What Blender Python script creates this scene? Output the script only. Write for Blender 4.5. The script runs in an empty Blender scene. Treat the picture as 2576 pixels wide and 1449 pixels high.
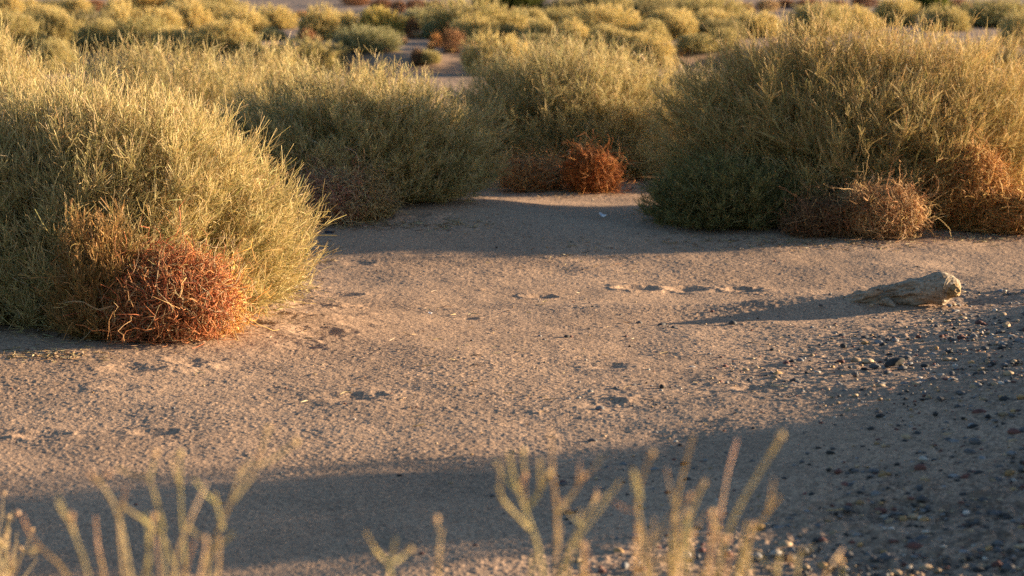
import bpy, math, random
import numpy as np

scene = bpy.context.scene
COL = scene.collection
RNG = np.random.default_rng(11)

# ------------------------------------------------------------------ camera geometry
CAM_H = 1.5
W0, H0 = 2576.0, 1449.0            # photograph measured in these pixels
KPX = 0.2126 / (W0 / 2)
PITCH = math.atan((H0 / 2 + 150) * KPX)
SUN_AZ = math.radians(14)          # from +x towards +y
SUN_EL = math.radians(8.2)


def smooth(a, b, x):
    t = np.clip((x - a) / (b - a), 0, 1)
    return t * t * (3 - 2 * t)


def gauss(x, y, cx, cy, sx, sy, rot=0.0):
    dx, dy = x - cx, y - cy
    if rot:
        c, s = math.cos(rot), math.sin(rot)
        dx, dy = c * dx + s * dy, -s * dx + c * dy
    return np.exp(-0.5 * ((dx / sx) ** 2 + (dy / sy) ** 2))


# ------------------------------------------------------------------ noise
def hash2(ix, iy, seed):
    h = (ix.astype(np.int64) * 374761393 + iy.astype(np.int64) * 668265263 + seed * 974711) & 0xFFFFFFFF
    h = ((h ^ (h >> 13)) * 1274126177) & 0xFFFFFFFF
    h = h ^ (h >> 16)
    return (h & 0xFFFFFF).astype(np.float64) / float(0xFFFFFF)


def vnoise(x, y, seed=0):
    ix, iy = np.floor(x), np.floor(y)
    fx, fy = x - ix, y - iy
    fx = fx * fx * fx * (fx * (fx * 6 - 15) + 10)
    fy = fy * fy * fy * (fy * (fy * 6 - 15) + 10)
    a = hash2(ix, iy, seed); b = hash2(ix + 1, iy, seed)
    c = hash2(ix, iy + 1, seed); d = hash2(ix + 1, iy + 1, seed)
    return (a + (b - a) * fx) * (1 - fy) + (c + (d - c) * fx) * fy - 0.5


def fbm(x, y, seed=0, octaves=3, gain=0.5):
    s, a = 0, 1.0
    for o in range(octaves):
        s = s + a * vnoise(x * 2 ** o + 17.3 * o, y * 2 ** o - 9.1 * o, seed + o)
        a *= gain
    return s


# ------------------------------------------------------------------ terrain
HUMP = (3.35, 7.12)


def wash_edge(x):
    return 30.3 + 0.35 * np.sin(x * 0.8) + 0.2 * np.sin(x * 2.3 + 1)


def macro(x, y):
    x = np.asarray(x, float); y = np.asarray(y, float)
    z = 0.0 * x
    z = z + 0.32 * gauss(x, y, HUMP[0], HUMP[1] + 0.1, 1.25, 1.15) + 0.15 * gauss(x, y, 3.1, 9.3, 0.65, 0.7)
    z = z + 0.10 * gauss(x, y, 2.6, 6.1, 1.0, 0.8)
    # hummock of caught sand under the shrubs
    z = z + 0.16 * gauss(x, y, -0.65, 12.4, 0.75, 0.75)
    z = z + 0.08 * gauss(x, y, -1.7, 8.9, 0.9, 0.9)
    z = z + 0.08 * gauss(x, y, 1.7, 12.2, 1.2, 0.8)
    z = z + 0.06 * gauss(x, y, 0.3, 14.8, 0.9, 0.8)
    z = z + 0.045 * gauss(x, y, 1.40, 9.80, 0.26, 0.15) + 0.040 * gauss(x, y, 1.00, 9.72, 0.45, 0.12)
    z = z - 0.03 * gauss(x, y, 1.92, 9.80, 0.12, 0.07)
    # the dirt track runs in a shallow cut, its far bank undercut
    e = wash_edge(x)
    cut = smooth(23.5, 26.5, y) * (1 - smooth(e - 0.35, e + 0.12, y))
    z = z - 0.10 * cut
    z = z + 0.12 * smooth(e - 0.30, e + 0.10, y)
    z = z + 0.35 * smooth(42, 62, y) * (0.5 + 0.5 * np.sin(x * 0.33 + 0.8))
    far = smooth(70, 900, np.hypot(x, y))
    z = z + far * 10 * (0.5 + 0.5 * np.sin(x * 0.006 + 1) * np.cos(y * 0.005))
    return z


def ray(px, py):
    dx = (px - W0 / 2) * KPX
    dy = -(py - H0 / 2) * KPX
    c, s = math.cos(PITCH), math.sin(PITCH)
    v = np.array([dx, c + dy * s, -s + dy * c])
    return v / v[1]


def hit(px, py):
    """where the ray through a pixel of the photograph meets the ground"""
    r = ray(px, py)
    t = np.concatenate([np.arange(3, 20, 0.01), np.arange(20, 120, 0.03)])
    z = CAM_H + r[2] * t - macro(r[0] * t, t)
    i = int(np.argmax(z < 0))
    if z[i] >= 0:
        i = len(t) - 1
    y = float(t[i])
    return np.array([r[0] * y, y, float(macro(r[0] * y, y))])


def at_depth(px, py, y):
    r = ray(px, py)
    return np.array([r[0] * y, y, CAM_H + r[2] * y])


# ------------------------------------------------------------------ materials
def new_mat(name):
    m = bpy.data.materials.new(name)
    m.use_nodes = True
    nt = m.node_tree
    nt.nodes.clear()
    out = nt.nodes.new('ShaderNodeOutputMaterial')
    return m, nt, out


def N(nt, kind, **kw):
    n = nt.nodes.new(kind)
    for k, v in kw.items():
        if k.startswith('_'):
            setattr(n, k[1:], v)
        else:
            n.inputs[k.replace('__', ' ')].default_value = v
    return n


def twig_material(name, gloss=0.3, trans=0.30):
    """bark and stalk colour carried on each twig, times a colour of the plant"""
    m, nt, out = new_mat(name)
    at = N(nt, 'ShaderNodeAttribute', _attribute_name='tint')
    oi = N(nt, 'ShaderNodeObjectInfo')
    mul = nt.nodes.new('ShaderNodeMix'); mul.data_type = 'RGBA'; mul.blend_type = 'MULTIPLY'
    mul.inputs[0].default_value = 1.0
    nt.links.new(at.outputs['Color'], mul.inputs[6])
    nt.links.new(oi.outputs['Color'], mul.inputs[7])
    tc = N(nt, 'ShaderNodeTexCoord')
    nz = N(nt, 'ShaderNodeTexNoise', Scale=60.0, Detail=2.0)
    nt.links.new(tc.outputs['Object'], nz.inputs['Vector'])
    ramp = N(nt, 'ShaderNodeMapRange')
    ramp.inputs['From Min'].default_value = 0.3; ramp.inputs['From Max'].default_value = 0.7
    ramp.inputs['To Min'].default_value = 0.8; ramp.inputs['To Max'].default_value = 1.2
    nt.links.new(nz.outputs['Fac'], ramp.inputs['Value'])
    mu2 = nt.nodes.new('ShaderNodeVectorMath'); mu2.operation = 'SCALE'
    nt.links.new(mul.outputs[2], mu2.inputs[0]); nt.links.new(ramp.outputs[0], mu2.inputs['Scale'])
    b = N(nt, 'ShaderNodeBsdfPrincipled')
    b.inputs['Roughness'].default_value = 0.62
    b.inputs['Specular IOR Level'].default_value = gloss
    nt.links.new(mu2.outputs[0], b.inputs['Base Color'])
    t = N(nt, 'ShaderNodeBsdfTranslucent')
    nt.links.new(mu2.outputs[0], t.inputs['Color'])
    mx = N(nt, 'ShaderNodeMixShader'); mx.inputs[0].default_value = trans
    nt.links.new(b.outputs[0], mx.inputs[1]); nt.links.new(t.outputs[0], mx.inputs[2])
    nt.links.new(mx.outputs[0], out.inputs['Surface'])
    return m


def sand_material():
    m, nt, out = new_mat('sand')
    tc = N(nt, 'ShaderNodeTexCoord')
    at = N(nt, 'ShaderNodeAttribute', _attribute_name='tint')
    # broad patches
    n1 = N(nt, 'ShaderNodeTexNoise', Scale=1.3, Detail=4.0)
    nt.links.new(tc.outputs['Object'], n1.inputs['Vector'])
    r1 = N(nt, 'ShaderNodeValToRGB')
    r1.color_ramp.elements[0].position = 0.3; r1.color_ramp.elements[0].color = (0.338, 0.228, 0.156, 1)
    r1.color_ramp.elements[1].position = 0.72; r1.color_ramp.elements[1].color = (0.440, 0.300, 0.204, 1)
    nt.links.new(n1.outputs['Fac'], r1.inputs['Fac'])
    # coarse grains of lighter and darker mineral
    v = N(nt, 'ShaderNodeTexVoronoi', Scale=190.0)
    nt.links.new(tc.outputs['Object'], v.inputs['Vector'])
    sep = N(nt, 'ShaderNodeSeparateColor')
    nt.links.new(v.outputs['Color'], sep.inputs[0])
    r2 = N(nt, 'ShaderNodeValToRGB')
    e = r2.color_ramp.elements
    e[0].position = 0.0; e[0].color = (0.42, 0.40, 0.42, 1)
    e[1].position = 1.0; e[1].color = (1.55, 1.5, 1.45, 1)
    q = e.new(0.20); q.color = (0.78, 0.77, 0.79, 1)
    q = e.new(0.84); q.color = (1.16, 1.14, 1.11, 1)
    nt.links.new(sep.outputs[0], r2.inputs['Fac'])
    mu = nt.nodes.new('ShaderNodeMix'); mu.data_type = 'RGBA'; mu.blend_type = 'MULTIPLY'; mu.inputs[0].default_value = 1
    nt.links.new(r1.outputs[0], mu.inputs[6]); nt.links.new(r2.outputs[0], mu.inputs[7])
    mu2 = nt.nodes.new('ShaderNodeMix'); mu2.data_type = 'RGBA'; mu2.blend_type = 'MULTIPLY'; mu2.inputs[0].default_value = 1
    nt.links.new(mu.outputs[2], mu2.inputs[6]); nt.links.new(at.outputs['Color'], mu2.inputs[7])
    b = N(nt, 'ShaderNodeBsdfPrincipled', Roughness=0.9)
    b.inputs['Specular IOR Level'].default_value = 0.2
    nt.links.new(mu2.outputs[2], b.inputs['Base Color'])
    n3 = N(nt, 'ShaderNodeTexNoise', Scale=140.0, Detail=3.0)
    nt.links.new(tc.outputs['Object'], n3.inputs['Vector'])
    bp = N(nt, 'ShaderNodeBump', Strength=0.55, Distance=0.004)
    nt.links.new(n3.outputs['Fac'], bp.inputs['Height'])
    nt.links.new(bp.outputs[0], b.inputs['Normal'])
    nt.links.new(b.outputs[0], out.inputs['Surface'])
    return m


def stone_material():
    m, nt, out = new_mat('stone')
    tc = N(nt, 'ShaderNodeTexCoord')
    at = N(nt, 'ShaderNodeAttribute', _attribute_name='tint')
    nz = N(nt, 'ShaderNodeTexNoise', Scale=90.0, Detail=4.0)
    nt.links.new(tc.outputs['Object'], nz.inputs['Vector'])
    mr = N(nt, 'ShaderNodeMapRange')
    mr.inputs['From Min'].default_value = 0.3; mr.inputs['From Max'].default_value = 0.7
    mr.inputs['To Min'].default_value = 0.7; mr.inputs['To Max'].default_value = 1.3
    nt.links.new(nz.outputs['Fac'], mr.inputs['Value'])
    sc = nt.nodes.new('ShaderNodeVectorMath'); sc.operation = 'SCALE'
    nt.links.new(at.outputs['Color'], sc.inputs[0]); nt.links.new(mr.outputs[0], sc.inputs['Scale'])
    b = N(nt, 'ShaderNodeBsdfPrincipled', Roughness=0.78)
    b.inputs['Specular IOR Level'].default_value = 0.35
    nt.links.new(sc.outputs[0], b.inputs['Base Color'])
    bp = N(nt, 'ShaderNodeBump', Strength=0.4, Distance=0.002)
    nt.links.new(nz.outputs['Fac'], bp.inputs['Height']); nt.links.new(bp.outputs[0], b.inputs['Normal'])
    nt.links.new(b.outputs[0], out.inputs['Surface'])
    return m


def wood_material():
    m, nt, out = new_mat('weathered_wood')
    tc = N(nt, 'ShaderNodeTexCoord')
    at = N(nt, 'ShaderNodeAttribute', _attribute_name='tint')
    mp = N(nt, 'ShaderNodeMapping'); mp.inputs['Scale'].default_value = (4, 34, 34)
    nt.links.new(tc.outputs['Object'], mp.inputs['Vector'])
    nz = N(nt, 'ShaderNodeTexNoise', Scale=2.5, Detail=6.0, Roughness=0.65)
    nt.links.new(mp.outputs[0], nz.inputs['Vector'])
    r = N(nt, 'ShaderNodeValToRGB')
    r.color_ramp.elements[0].position = 0.32; r.color_ramp.elements[0].color = (0.17, 0.115, 0.07, 1)
    r.color_ramp.elements[1].position = 0.66; r.color_ramp.elements[1].color = (0.42, 0.35, 0.27, 1)
    nt.links.new(nz.outputs['Fac'], r.inputs['Fac'])
    n2 = N(nt, 'ShaderNodeTexNoise', Scale=70.0, Detail=2.0)
    nt.links.new(tc.outputs['Object'], n2.inputs['Vector'])
    r2 = N(nt, 'ShaderNodeValToRGB')
    r2.color_ramp.elements[0].position = 0.30; r2.color_ramp.elements[0].color = (0.35, 0.30, 0.25, 1)
    r2.color_ramp.elements[1].position = 0.42; r2.color_ramp.elements[1].color = (1, 1, 1, 1)
    nt.links.new(n2.outputs['Fac'], r2.inputs['Fac'])
    mu = nt.nodes.new('ShaderNodeMix'); mu.data_type = 'RGBA'; mu.blend_type = 'MULTIPLY'; mu.inputs[0].default_value = 1
    nt.links.new(r.outputs[0], mu.inputs[6]); nt.links.new(r2.outputs[0], mu.inputs[7])
    mu2 = nt.nodes.new('ShaderNodeMix'); mu2.data_type = 'RGBA'; mu2.blend_type = 'MULTIPLY'; mu2.inputs[0].default_value = 1
    nt.links.new(mu.outputs[2], mu2.inputs[6]); nt.links.new(at.outputs['Color'], mu2.inputs[7])
    b = N(nt, 'ShaderNodeBsdfPrincipled', Roughness=0.85)
    b.inputs['Specular IOR Level'].default_value = 0.2
    nt.links.new(mu2.outputs[2], b.inputs['Base Color'])
    bp = N(nt, 'ShaderNodeBump', Strength=0.6, Distance=0.004)
    nt.links.new(nz.outputs['Fac'], bp.inputs['Height']); nt.links.new(bp.outputs[0], b.inputs['Normal'])
    nt.links.new(b.outputs[0], out.inputs['Surface'])
    return m


def plain_material(name, col, rough=0.6, bump=0.2):
    m, nt, out = new_mat(name)
    tc = N(nt, 'ShaderNodeTexCoord')
    nz = N(nt, 'ShaderNodeTexNoise', Scale=55.0, Detail=3.0)
    nt.links.new(tc.outputs['Object'], nz.inputs['Vector'])
    r = N(nt, 'ShaderNodeValToRGB')
    r.color_ramp.elements[0].position = 0.3; r.color_ramp.elements[0].color = (*[c * 0.75 for c in col], 1)
    r.color_ramp.elements[1].position = 0.7; r.color_ramp.elements[1].color = (*[min(1, c * 1.2) for c in col], 1)
    nt.links.new(nz.outputs['Fac'], r.inputs['Fac'])
    b = N(nt, 'ShaderNodeBsdfPrincipled', Roughness=rough)
    nt.links.new(r.outputs[0], b.inputs['Base Color'])
    bp = N(nt, 'ShaderNodeBump', Strength=bump, Distance=0.002)
    nt.links.new(nz.outputs['Fac'], bp.inputs['Height']); nt.links.new(bp.outputs[0], b.inputs['Normal'])
    nt.links.new(b.outputs[0], out.inputs['Surface'])
    return m


M_TWIG = twig_material('twig')
M_STEM = twig_material('woody_stem', 0.2, 0.0)
M_DEAD = twig_material('dead_twig', 0.25, 0.08)
M_SAND = sand_material()
M_STONE = stone_material()
M_WOOD = wood_material()


# ------------------------------------------------------------------ mesh helpers
def mesh_from(name, V, F, tint=None, mat=None, flat=False):
    """V (n,3), F list of int arrays each (m,k)"""
    me = bpy.data.meshes.new(name)
    V = np.ascontiguousarray(V, np.float32)
    me.vertices.add(len(V))
    me.vertices.foreach_set('co', V.ravel())
    if not isinstance(F, (list, tuple)):
        F = [F]
    loops = np.concatenate([f.ravel() for f in F]).astype(np.int32)
    counts = np.concatenate([np.full(len(f), f.shape[1], np.int32) for f in F])
    starts = np.concatenate([[0], np.cumsum(counts)[:-1]]).astype(np.int32)
    me.loops.add(len(loops)); me.loops.foreach_set('vertex_index', loops)
    me.polygons.add(len(counts)); me.polygons.foreach_set('loop_start', starts)
    me.update(calc_edges=True)
    if not flat:
        me.shade_smooth()
    if tint is not None:
        a = me.color_attributes.new('tint', 'FLOAT_COLOR', 'POINT')
        c = np.ones((len(V), 4), np.float32); c[:, :3] = tint
        a.data.foreach_set('color', c.ravel())
    if mat:
        me.materials.append(mat)
    return me


def link(name, data, parent=None, loc=None, color=None):
    o = bpy.data.objects.new(name, data)
    COL.objects.link(o)
    if parent is not None:
        o.parent = parent
    if loc is not None:
        o.location = loc
    if color is not None:
        o.color = (*color, 1)
    return o


def tag(o, label, cat, group=None, kind=None):
    if label: o['label'] = label
    if cat: o['category'] = cat
    if group: o['group'] = group
    if kind: o['kind'] = kind
    return o


def tubes(P, R, C, rng, sides=3):
    """chains P (n,k,3), radii R (n,k), colours C (n,k,3) -> verts, quads, tint"""
    n, k, _ = P.shape
    T = np.empty_like(P)
    T[:, 1:-1] = P[:, 2:] - P[:, :-2]
    T[:, 0] = P[:, 1] - P[:, 0]; T[:, -1] = P[:, -1] - P[:, -2]
    T /= np.linalg.norm(T, axis=2, keepdims=True) + 1e-9
    ref = rng.normal(size=(n, 1, 3))
    A = np.cross(T, np.broadcast_to(ref, T.shape)); A /= np.linalg.norm(A, axis=2, keepdims=True) + 1e-9
    B = np.cross(T, A)
    ang = np.arange(sides) * 2 * math.pi / sides
    V = P[:, :, None, :] + R[:, :, None, None] * (A[:, :, None, :] * np.cos(ang)[None, None, :, None] + B[:, :, None, :] * np.sin(ang)[None, None, :, None])
    idx = np.arange(n * k * sides).reshape(n, k, sides)
    a = idx[:, :-1, :]; b = np.roll(a, -1, axis=2); d = idx[:, 1:, :]; c = np.roll(d, -1, axis=2)
    F = np.stack([a, b, c, d], axis=-1).reshape(-1, 4)
    tint = np.repeat(C.reshape(n * k, 3), sides, axis=0)
    return V.reshape(-1, 3), F, tint


def ribbons(P, R, C, rng):
    """the finest dry twigs: narrow flat blades, two edges per chain"""
    n, k, _ = P.shape
    T = np.empty_like(P)
    T[:, 1:-1] = P[:, 2:] - P[:, :-2]
    T[:, 0] = P[:, 1] - P[:, 0]; T[:, -1] = P[:, -1] - P[:, -2]
    A = np.cross(T, np.broadcast_to(rng.normal(size=(n, 1, 3)), T.shape))
    A /= np.linalg.norm(A, axis=2, keepdims=True) + 1e-9
    V = np.stack([P - A * R[..., None], P + A * R[..., None]], axis=2)
    idx = np.arange(n * k * 2).reshape(n, k, 2)
    F = np.stack([idx[:, :-1, 0], idx[:, :-1, 1], idx[:, 1:, 1], idx[:, 1:, 0]], axis=-1).reshape(-1, 4)
    return V.reshape(-1, 3), F, np.repeat(C.reshape(n * k, 3), 2, axis=0)


def join(parts):
    Vs, Fs, Cs, off = [], [], [], 0
    for V, F, C in parts:
        Vs.append(V); Fs.append(F + off); Cs.append(C); off += len(V)
    return np.concatenate(Vs), np.concatenate(Fs), np.concatenate(Cs)


def unit(v):
    return v / (np.linalg.norm(v, axis=-1, keepdims=True) + 1e-9)


def pick(pal, w, n, rng, jit=0.15):
    pal = np.array(pal); i = rng.choice(len(pal), n, p=np.array(w) / sum(w))
    return pal[i] * (1 + jit * rng.normal(size=(n, 1))).clip(0.5, 1.6) * (1 + 0.05 * rng.normal(size=(n, 3)))


OLIVE = (0.325, 0.295, 0.120)
GREEN = (0.235, 0.230, 0.075)
STRAW = (0.560, 0.432, 0.190)
PALE = (0.680, 0.525, 0.285)
RUST = (0.460, 0.280, 0.130)
BARK = (0.120, 0.095, 0.060)


def shrub_geo(seed, rx, ry, H, n1, n2, n3, rad=1.0, segs=(7, 5, 3), straw=0.5, lump=0.2, upright=0.35, low=0.0, full=2.3, base=0.30, zc=0.30, reach=1.0, fine=1.0):
    """broom-like desert shrub: woody shoots, forking twigs, fine pale tips"""
    rng = np.random.default_rng(seed)
    ph = rng.uniform(0, 2 * math.pi, n1)
    c = rng.uniform(-0.50 - low, 1, n1)
    c = np.clip(c, -0.95, 1)
    s = np.sqrt(np.clip(1 - c * c, 0, 1))
    d = np.stack([np.cos(ph) * s, np.sin(ph) * s, c], 1)
    d = d / ((s ** full + np.abs(c) ** full) ** (1 / full))[:, None]
    lobes = unit(rng.normal(size=(14, 3)) * [1, 1, 0.7] + [0, 0, 0.35])
    amp = rng.uniform(-1, 1, 14)
    lob = (np.exp(9 * (unit(d) @ lobes.T - 1)) * amp).sum(1)
    rr = (0.97 + lump * lob) * (1 - 0.5 * rng.random(n1) ** 2.2)
    sprout = rng.random(n1) < 0.03
    rr = np.where(sprout, rr * rng.uniform(1.05, 1.22, n1), rr)
    tip = d * rr[:, None] * [rx, ry, H * np.where(1 > 0, 1 - zc, 0)] + [0, 0, zc * H]
    tip[:, 2] = np.maximum(tip[:, 2], 0.02 + 0.10 * H * rng.random(n1))
    br = base * np.sqrt(rng.random(n1))
    b0 = np.stack([br * rx * np.cos(ph + rng.normal(size=n1) * 0.5), br * ry * np.sin(ph + rng.normal(size=n1) * 0.5), np.full(n1, -0.02)], 1)
    mid = b0 + (tip - b0) * 0.5 + np.stack([rng.normal(size=n1) * 0.05 * rx, rng.normal(size=n1) * 0.05 * ry, H * (0.02 + 0.10 * rng.random(n1))], 1)
    # outer shoots leave the crown low and turn up at the end
    side = (1 - c)[:, None]
    mid = mid - np.clip(side, 0, 1.2) * [0, 0, 1] * H * 0.06
    k = segs[0]
    t = np.linspace(0, 1, k)[None, :, None]
    P1 = (1 - t) ** 2 * b0[:, None] + 2 * t * (1 - t) * mid[:, None] + t * t * tip[:, None]
    P1 = P1 + rng.normal(size=P1.shape) * 0.012 * H * t
    P1[:, 1:, 2] = np.maximum(P1[:, 1:, 2], 0.012)
    R1 = rad * (0.0042 * (1 - 0.72 * t[:, :, 0]) * rng.uniform(0.7, 1.3, (n1, 1)))
    c1 = pick([BARK, OLIVE, GREEN], [5, 3, 2], n1, rng)
    c1t = pick([OLIVE, STRAW, GREEN], [3, 3, 2], n1, rng)
    C1 = c1[:, None] * (1 - t) + c1t[:, None] * t
    # ---- second order
    i = np.repeat(np.arange(n1), n2); n = len(i)
    u = 0.30 + 0.68 * rng.random(n) ** 0.8
    f = u * (k - 1); j = np.minimum(f.astype(int), k - 2); w = (f - j)[:, None]
    p0 = P1[i, j] * (1 - w) + P1[i, j + 1] * w
    tan = unit(P1[i, j + 1] - P1[i, j])
    out = unit(p0 * [1 / rx, 1 / ry, 1 / H] + 1e-6)
    D = unit(tan + 0.66 * unit(rng.normal(size=(n, 3))) + upright * np.array([0, 0, 1]) + 0.25 * out)
    L = reach * H * rng.uniform(0.08, 0.23, n) * (1.15 - 0.5 * u)
    k2 = segs[1]
    t2 = np.linspace(0, 1, k2)[None, :, None]
    bend = unit(rng.normal(size=(n, 3)) + [0, 0, 0.9])
    P2 = p0[:, None] + L[:, None, None] * (t2 * D[:, None] + 0.35 * t2 ** 2 * bend[:, None])
    P2[:, 1:] += rng.normal(size=(n, k2 - 1, 3)) * 0.008 * H
    P2[:, :, 2] = np.maximum(P2[:, :, 2], 0.012)
    R2 = rad * 0.00125 * (1 - 0.5 * t2[:, :, 0]) * rng.uniform(0.7, 1.3, (n, 1))
    ca = pick([OLIVE, GREEN, STRAW], [4, 3, 3 * straw], n, rng)
    cb = pick([STRAW, PALE, OLIVE, RUST], [4 * straw, 2 * straw, 2.6 * (1 - straw) + .5, 0.5], n, rng)
    C2 = ca[:, None] * (1 - t2) + cb[:, None] * t2
    # ---- third order
    i = np.repeat(np.arange(n), n3); m = len(i)
    u = 0.2 + 0.78 * rng.random(m)
    f = u * (k2 - 1); j = np.minimum(f.astype(int), k2 - 2); w = (f - j)[:, None]
    p0 = P2[i, j] * (1 - w) + P2[i, j + 1] * w
    tan = unit(P2[i, j + 1] - P2[i, j])
    D = unit(tan + 0.62 * unit(rng.normal(size=(m, 3))) + 0.6 * upright * np.array([0, 0, 1]))
    L = reach * H * rng.uniform(0.03, 0.105, m)
    k3 = segs[2]
    t3 = np.linspace(0, 1, k3)[None, :, None]
    bend = unit(rng.normal(size=(m, 3)) + [0, 0, 0.5])
    P3 = p0[:, None] + L[:, None, None] * (t3 * D[:, None] + 0.40 * t3 ** 2 * bend[:, None])
    P3[:, :, 2] = np.maximum(P3[:, :, 2], 0.008)
    R3 = rad * fine * 0.00105 * (1 - 0.25 * t3[:, :, 0]) * rng.uniform(0.7, 1.3, (m, 1))
    ca = pick([OLIVE, STRAW, GREEN], [3, 3 * straw, 2], m, rng)
    cb = pick([STRAW, PALE, OLIVE, RUST], [4 * straw, 3 * straw, 2.6 * (1 - straw) + .3, 0.5], m, rng)
    C3 = ca[:, None] * (1 - t3) + cb[:, None] * t3
    stems = tubes(P1, R1, C1, rng)
    twigs = join([tubes(P2, R2, C2, rng), ribbons(P3, R3, C3, rng)])
    return stems, twigs


def curl_geo(seed, rx, ry, H, n):
    """bleached curled dead twigs caught in the outside of a shrub"""
    rng = np.random.default_rng(seed)
    ph = rng.uniform(0, 2 * math.pi, n); c = rng.uniform(0.05, 0.95, n); s = np.sqrt(1 - c * c)
    p = np.stack([np.cos(ph) * s, np.sin(ph) * s, c], 1) * [rx, ry, H] * rng.uniform(0.86, 1.0, (n, 1))
    k = 8
    d = unit(rng.normal(size=(n, 3)) + [0, 0, -0.3])
    ax = unit(rng.normal(size=(n, 3)))
    L = rng.uniform(0.05, 0.16, n) / k
    th = rng.uniform(0.1, 0.42, n)
    P = np.empty((n, k, 3)); P[:, 0] = p
    for q in range(1, k):
        P[:, q] = P[:, q - 1] + d * L[:, None]
        d = unit(d * np.cos(th)[:, None] + np.cross(ax, d) * np.sin(th)[:, None] + 0.1 * rng.normal(size=(n, 3)))
    P[:, :, 2] = np.maximum(P[:, :, 2], 0.01)
    R = np.linspace(0.0021, 0.0013, k)[None] * rng.uniform(0.7, 1.3, (n, 1))
    C = np.repeat(pick([PALE, (0.62, 0.54, 0.38), STRAW], [4, 2, 3], n, rng)[:, None], k, 1)
    return tubes(P, R, C, rng)


def tangle_geo(seed, rx, ry, H, n, cols, rad=1.0, k=9, step=0.032, wild=0.55, shell=0.5, lumpy=0.42):
    """dead rolled up weed: fine wiry twigs curling in every direction"""
    rng = np.random.default_rng(seed)
    # woody core branches from the root
    nb = max(12, n // 40)
    d = unit(rng.normal(size=(nb, 3)) * [1, 1, 0.6] + [0, 0, 0.5])
    kb = 8
    P = np.empty((nb, kb, 3)); P[:, 0] = rng.normal(size=(nb, 3)) * 0.02 + [0, 0, 0.01]
    E = np.array([rx, ry, H * 0.62])
    for q in range(1, kb):
        P[:, q] = P[:, q - 1] + d * E / (kb - 1) * 0.95
        d = unit(d + 0.28 * rng.normal(size=(nb, 3)) + [0, 0, 0.03])
    P[:, :, 2] = np.maximum(P[:, :, 2], 0.01)
    cb = pick(cols, [3] + [1] * (len(cols) - 1), nb, rng) * 0.75
    core = tubes(P, rad * np.linspace(0.004, 0.0016, kb)[None] * rng.uniform(0.7, 1.2, (nb, 1)), np.repeat(cb[:, None], kb, 1), rng)
    # wiry twigs
    v = unit(rng.normal(size=(n, 3)))
    r = (shell + (1 - shell) * rng.random(n)) ** 0.6
    lobes = unit(rng.normal(size=(10, 3))); amp = rng.uniform(-1, 1, 10)
    lob = 0.9 + lumpy * (np.exp(5 * (v @ lobes.T - 1)) * amp).sum(1)
    lob = np.clip(lob * np.where(v[:, 2] < 0, 1.12, 1.0), 0.35, 1.35)
    loose = rng.random(n) < 0.22
    p = v * (r * lob)[:, None] * [rx, ry, H * 0.5] * 0.93 + [0, 0, H * 0.5]
    d = unit(unit(rng.normal(size=(n, 3))) + 0.6 * v + [0, 0, 0.15])
    P = np.empty((n, k, 3)); P[:, 0] = p
    st = step * rng.uniform(0.3, 1.25, n)
    for q in range(1, k):
        P[:, q] = P[:, q - 1] + d * st[:, None]
        e = (P[:, q] - [0, 0, H * 0.5]) / [rx, ry, H * 0.5]
        outside = np.clip(np.linalg.norm(e, axis=1) - 0.92 * lob, 0, 1)[:, None] * np.where(loose, 0.05, 1.0)[:, None]
        d = unit(d + wild * rng.normal(size=(n, 3)) - 2.2 * outside * unit(e))
    P[:, :, 2] = np.maximum(P[:, :, 2], 0.006)
    R = rad * np.linspace(0.0016, 0.0009, k)[None] * rng.uniform(0.6, 1.3, (n, 1))
    C = np.repeat(pick(cols, [3] * len(cols), n, rng, 0.22)[:, None], k, 1)
    return core, tubes(P, R, C, rng)


def tuft_geo(seed, r, H, n, cols, rad=1.0):
    rng = np.random.default_rng(seed)
    ph = rng.uniform(0, 2 * math.pi, n); q = rng.random(n) ** 0.6
    b0 = np.stack([np.cos(ph) * q, np.sin(ph) * q, 0 * q], 1) * r * 0.35
    tip = b0 + np.stack([np.cos(ph) * q * r * 0.8, np.sin(ph) * q * r * 0.8, H * rng.uniform(0.5, 1.0, n) * (1 - 0.35 * q)], 1) + rng.normal(size=(n, 3)) * 0.05 * r
    mid = (b0 + tip) / 2 + np.array([0, 0, 0.12 * H])
    t = np.linspace(0, 1, 5)[None, :, None]
    P = (1 - t) ** 2 * b0[:, None] + 2 * t * (1 - t) * mid[:, None] + t * t * tip[:, None]
    P[:, :, 2] = np.maximum(P[:, :, 2], 0.004)
    R = rad * np.linspace(0.0016, 0.0006, 5)[None] * rng.uniform(0.7, 1.3, (n, 1))
    C = np.repeat(pick(cols, [1] * len(cols), n, rng)[:, None], 5, 1)
    return tubes(P, R, C, rng)


def place(px, base, top, wpx, deep=0.8):
    """front foot of a plant in the photograph -> its centre, half width, half depth and height"""
    f = hit(px, base)
    half = 0.5 * wpx * KPX * f[1]
    hd = half * deep
    y = f[1] + hd * 0.72
    r = ray(px, base)
    x = r[0] * y
    half = 0.5 * wpx * KPX * y
    z = float(macro(x, y))
    H = CAM_H + ray(px, top)[2] * y - z
    return (x, y, z), half, hd, max(H, 0.06)


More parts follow.
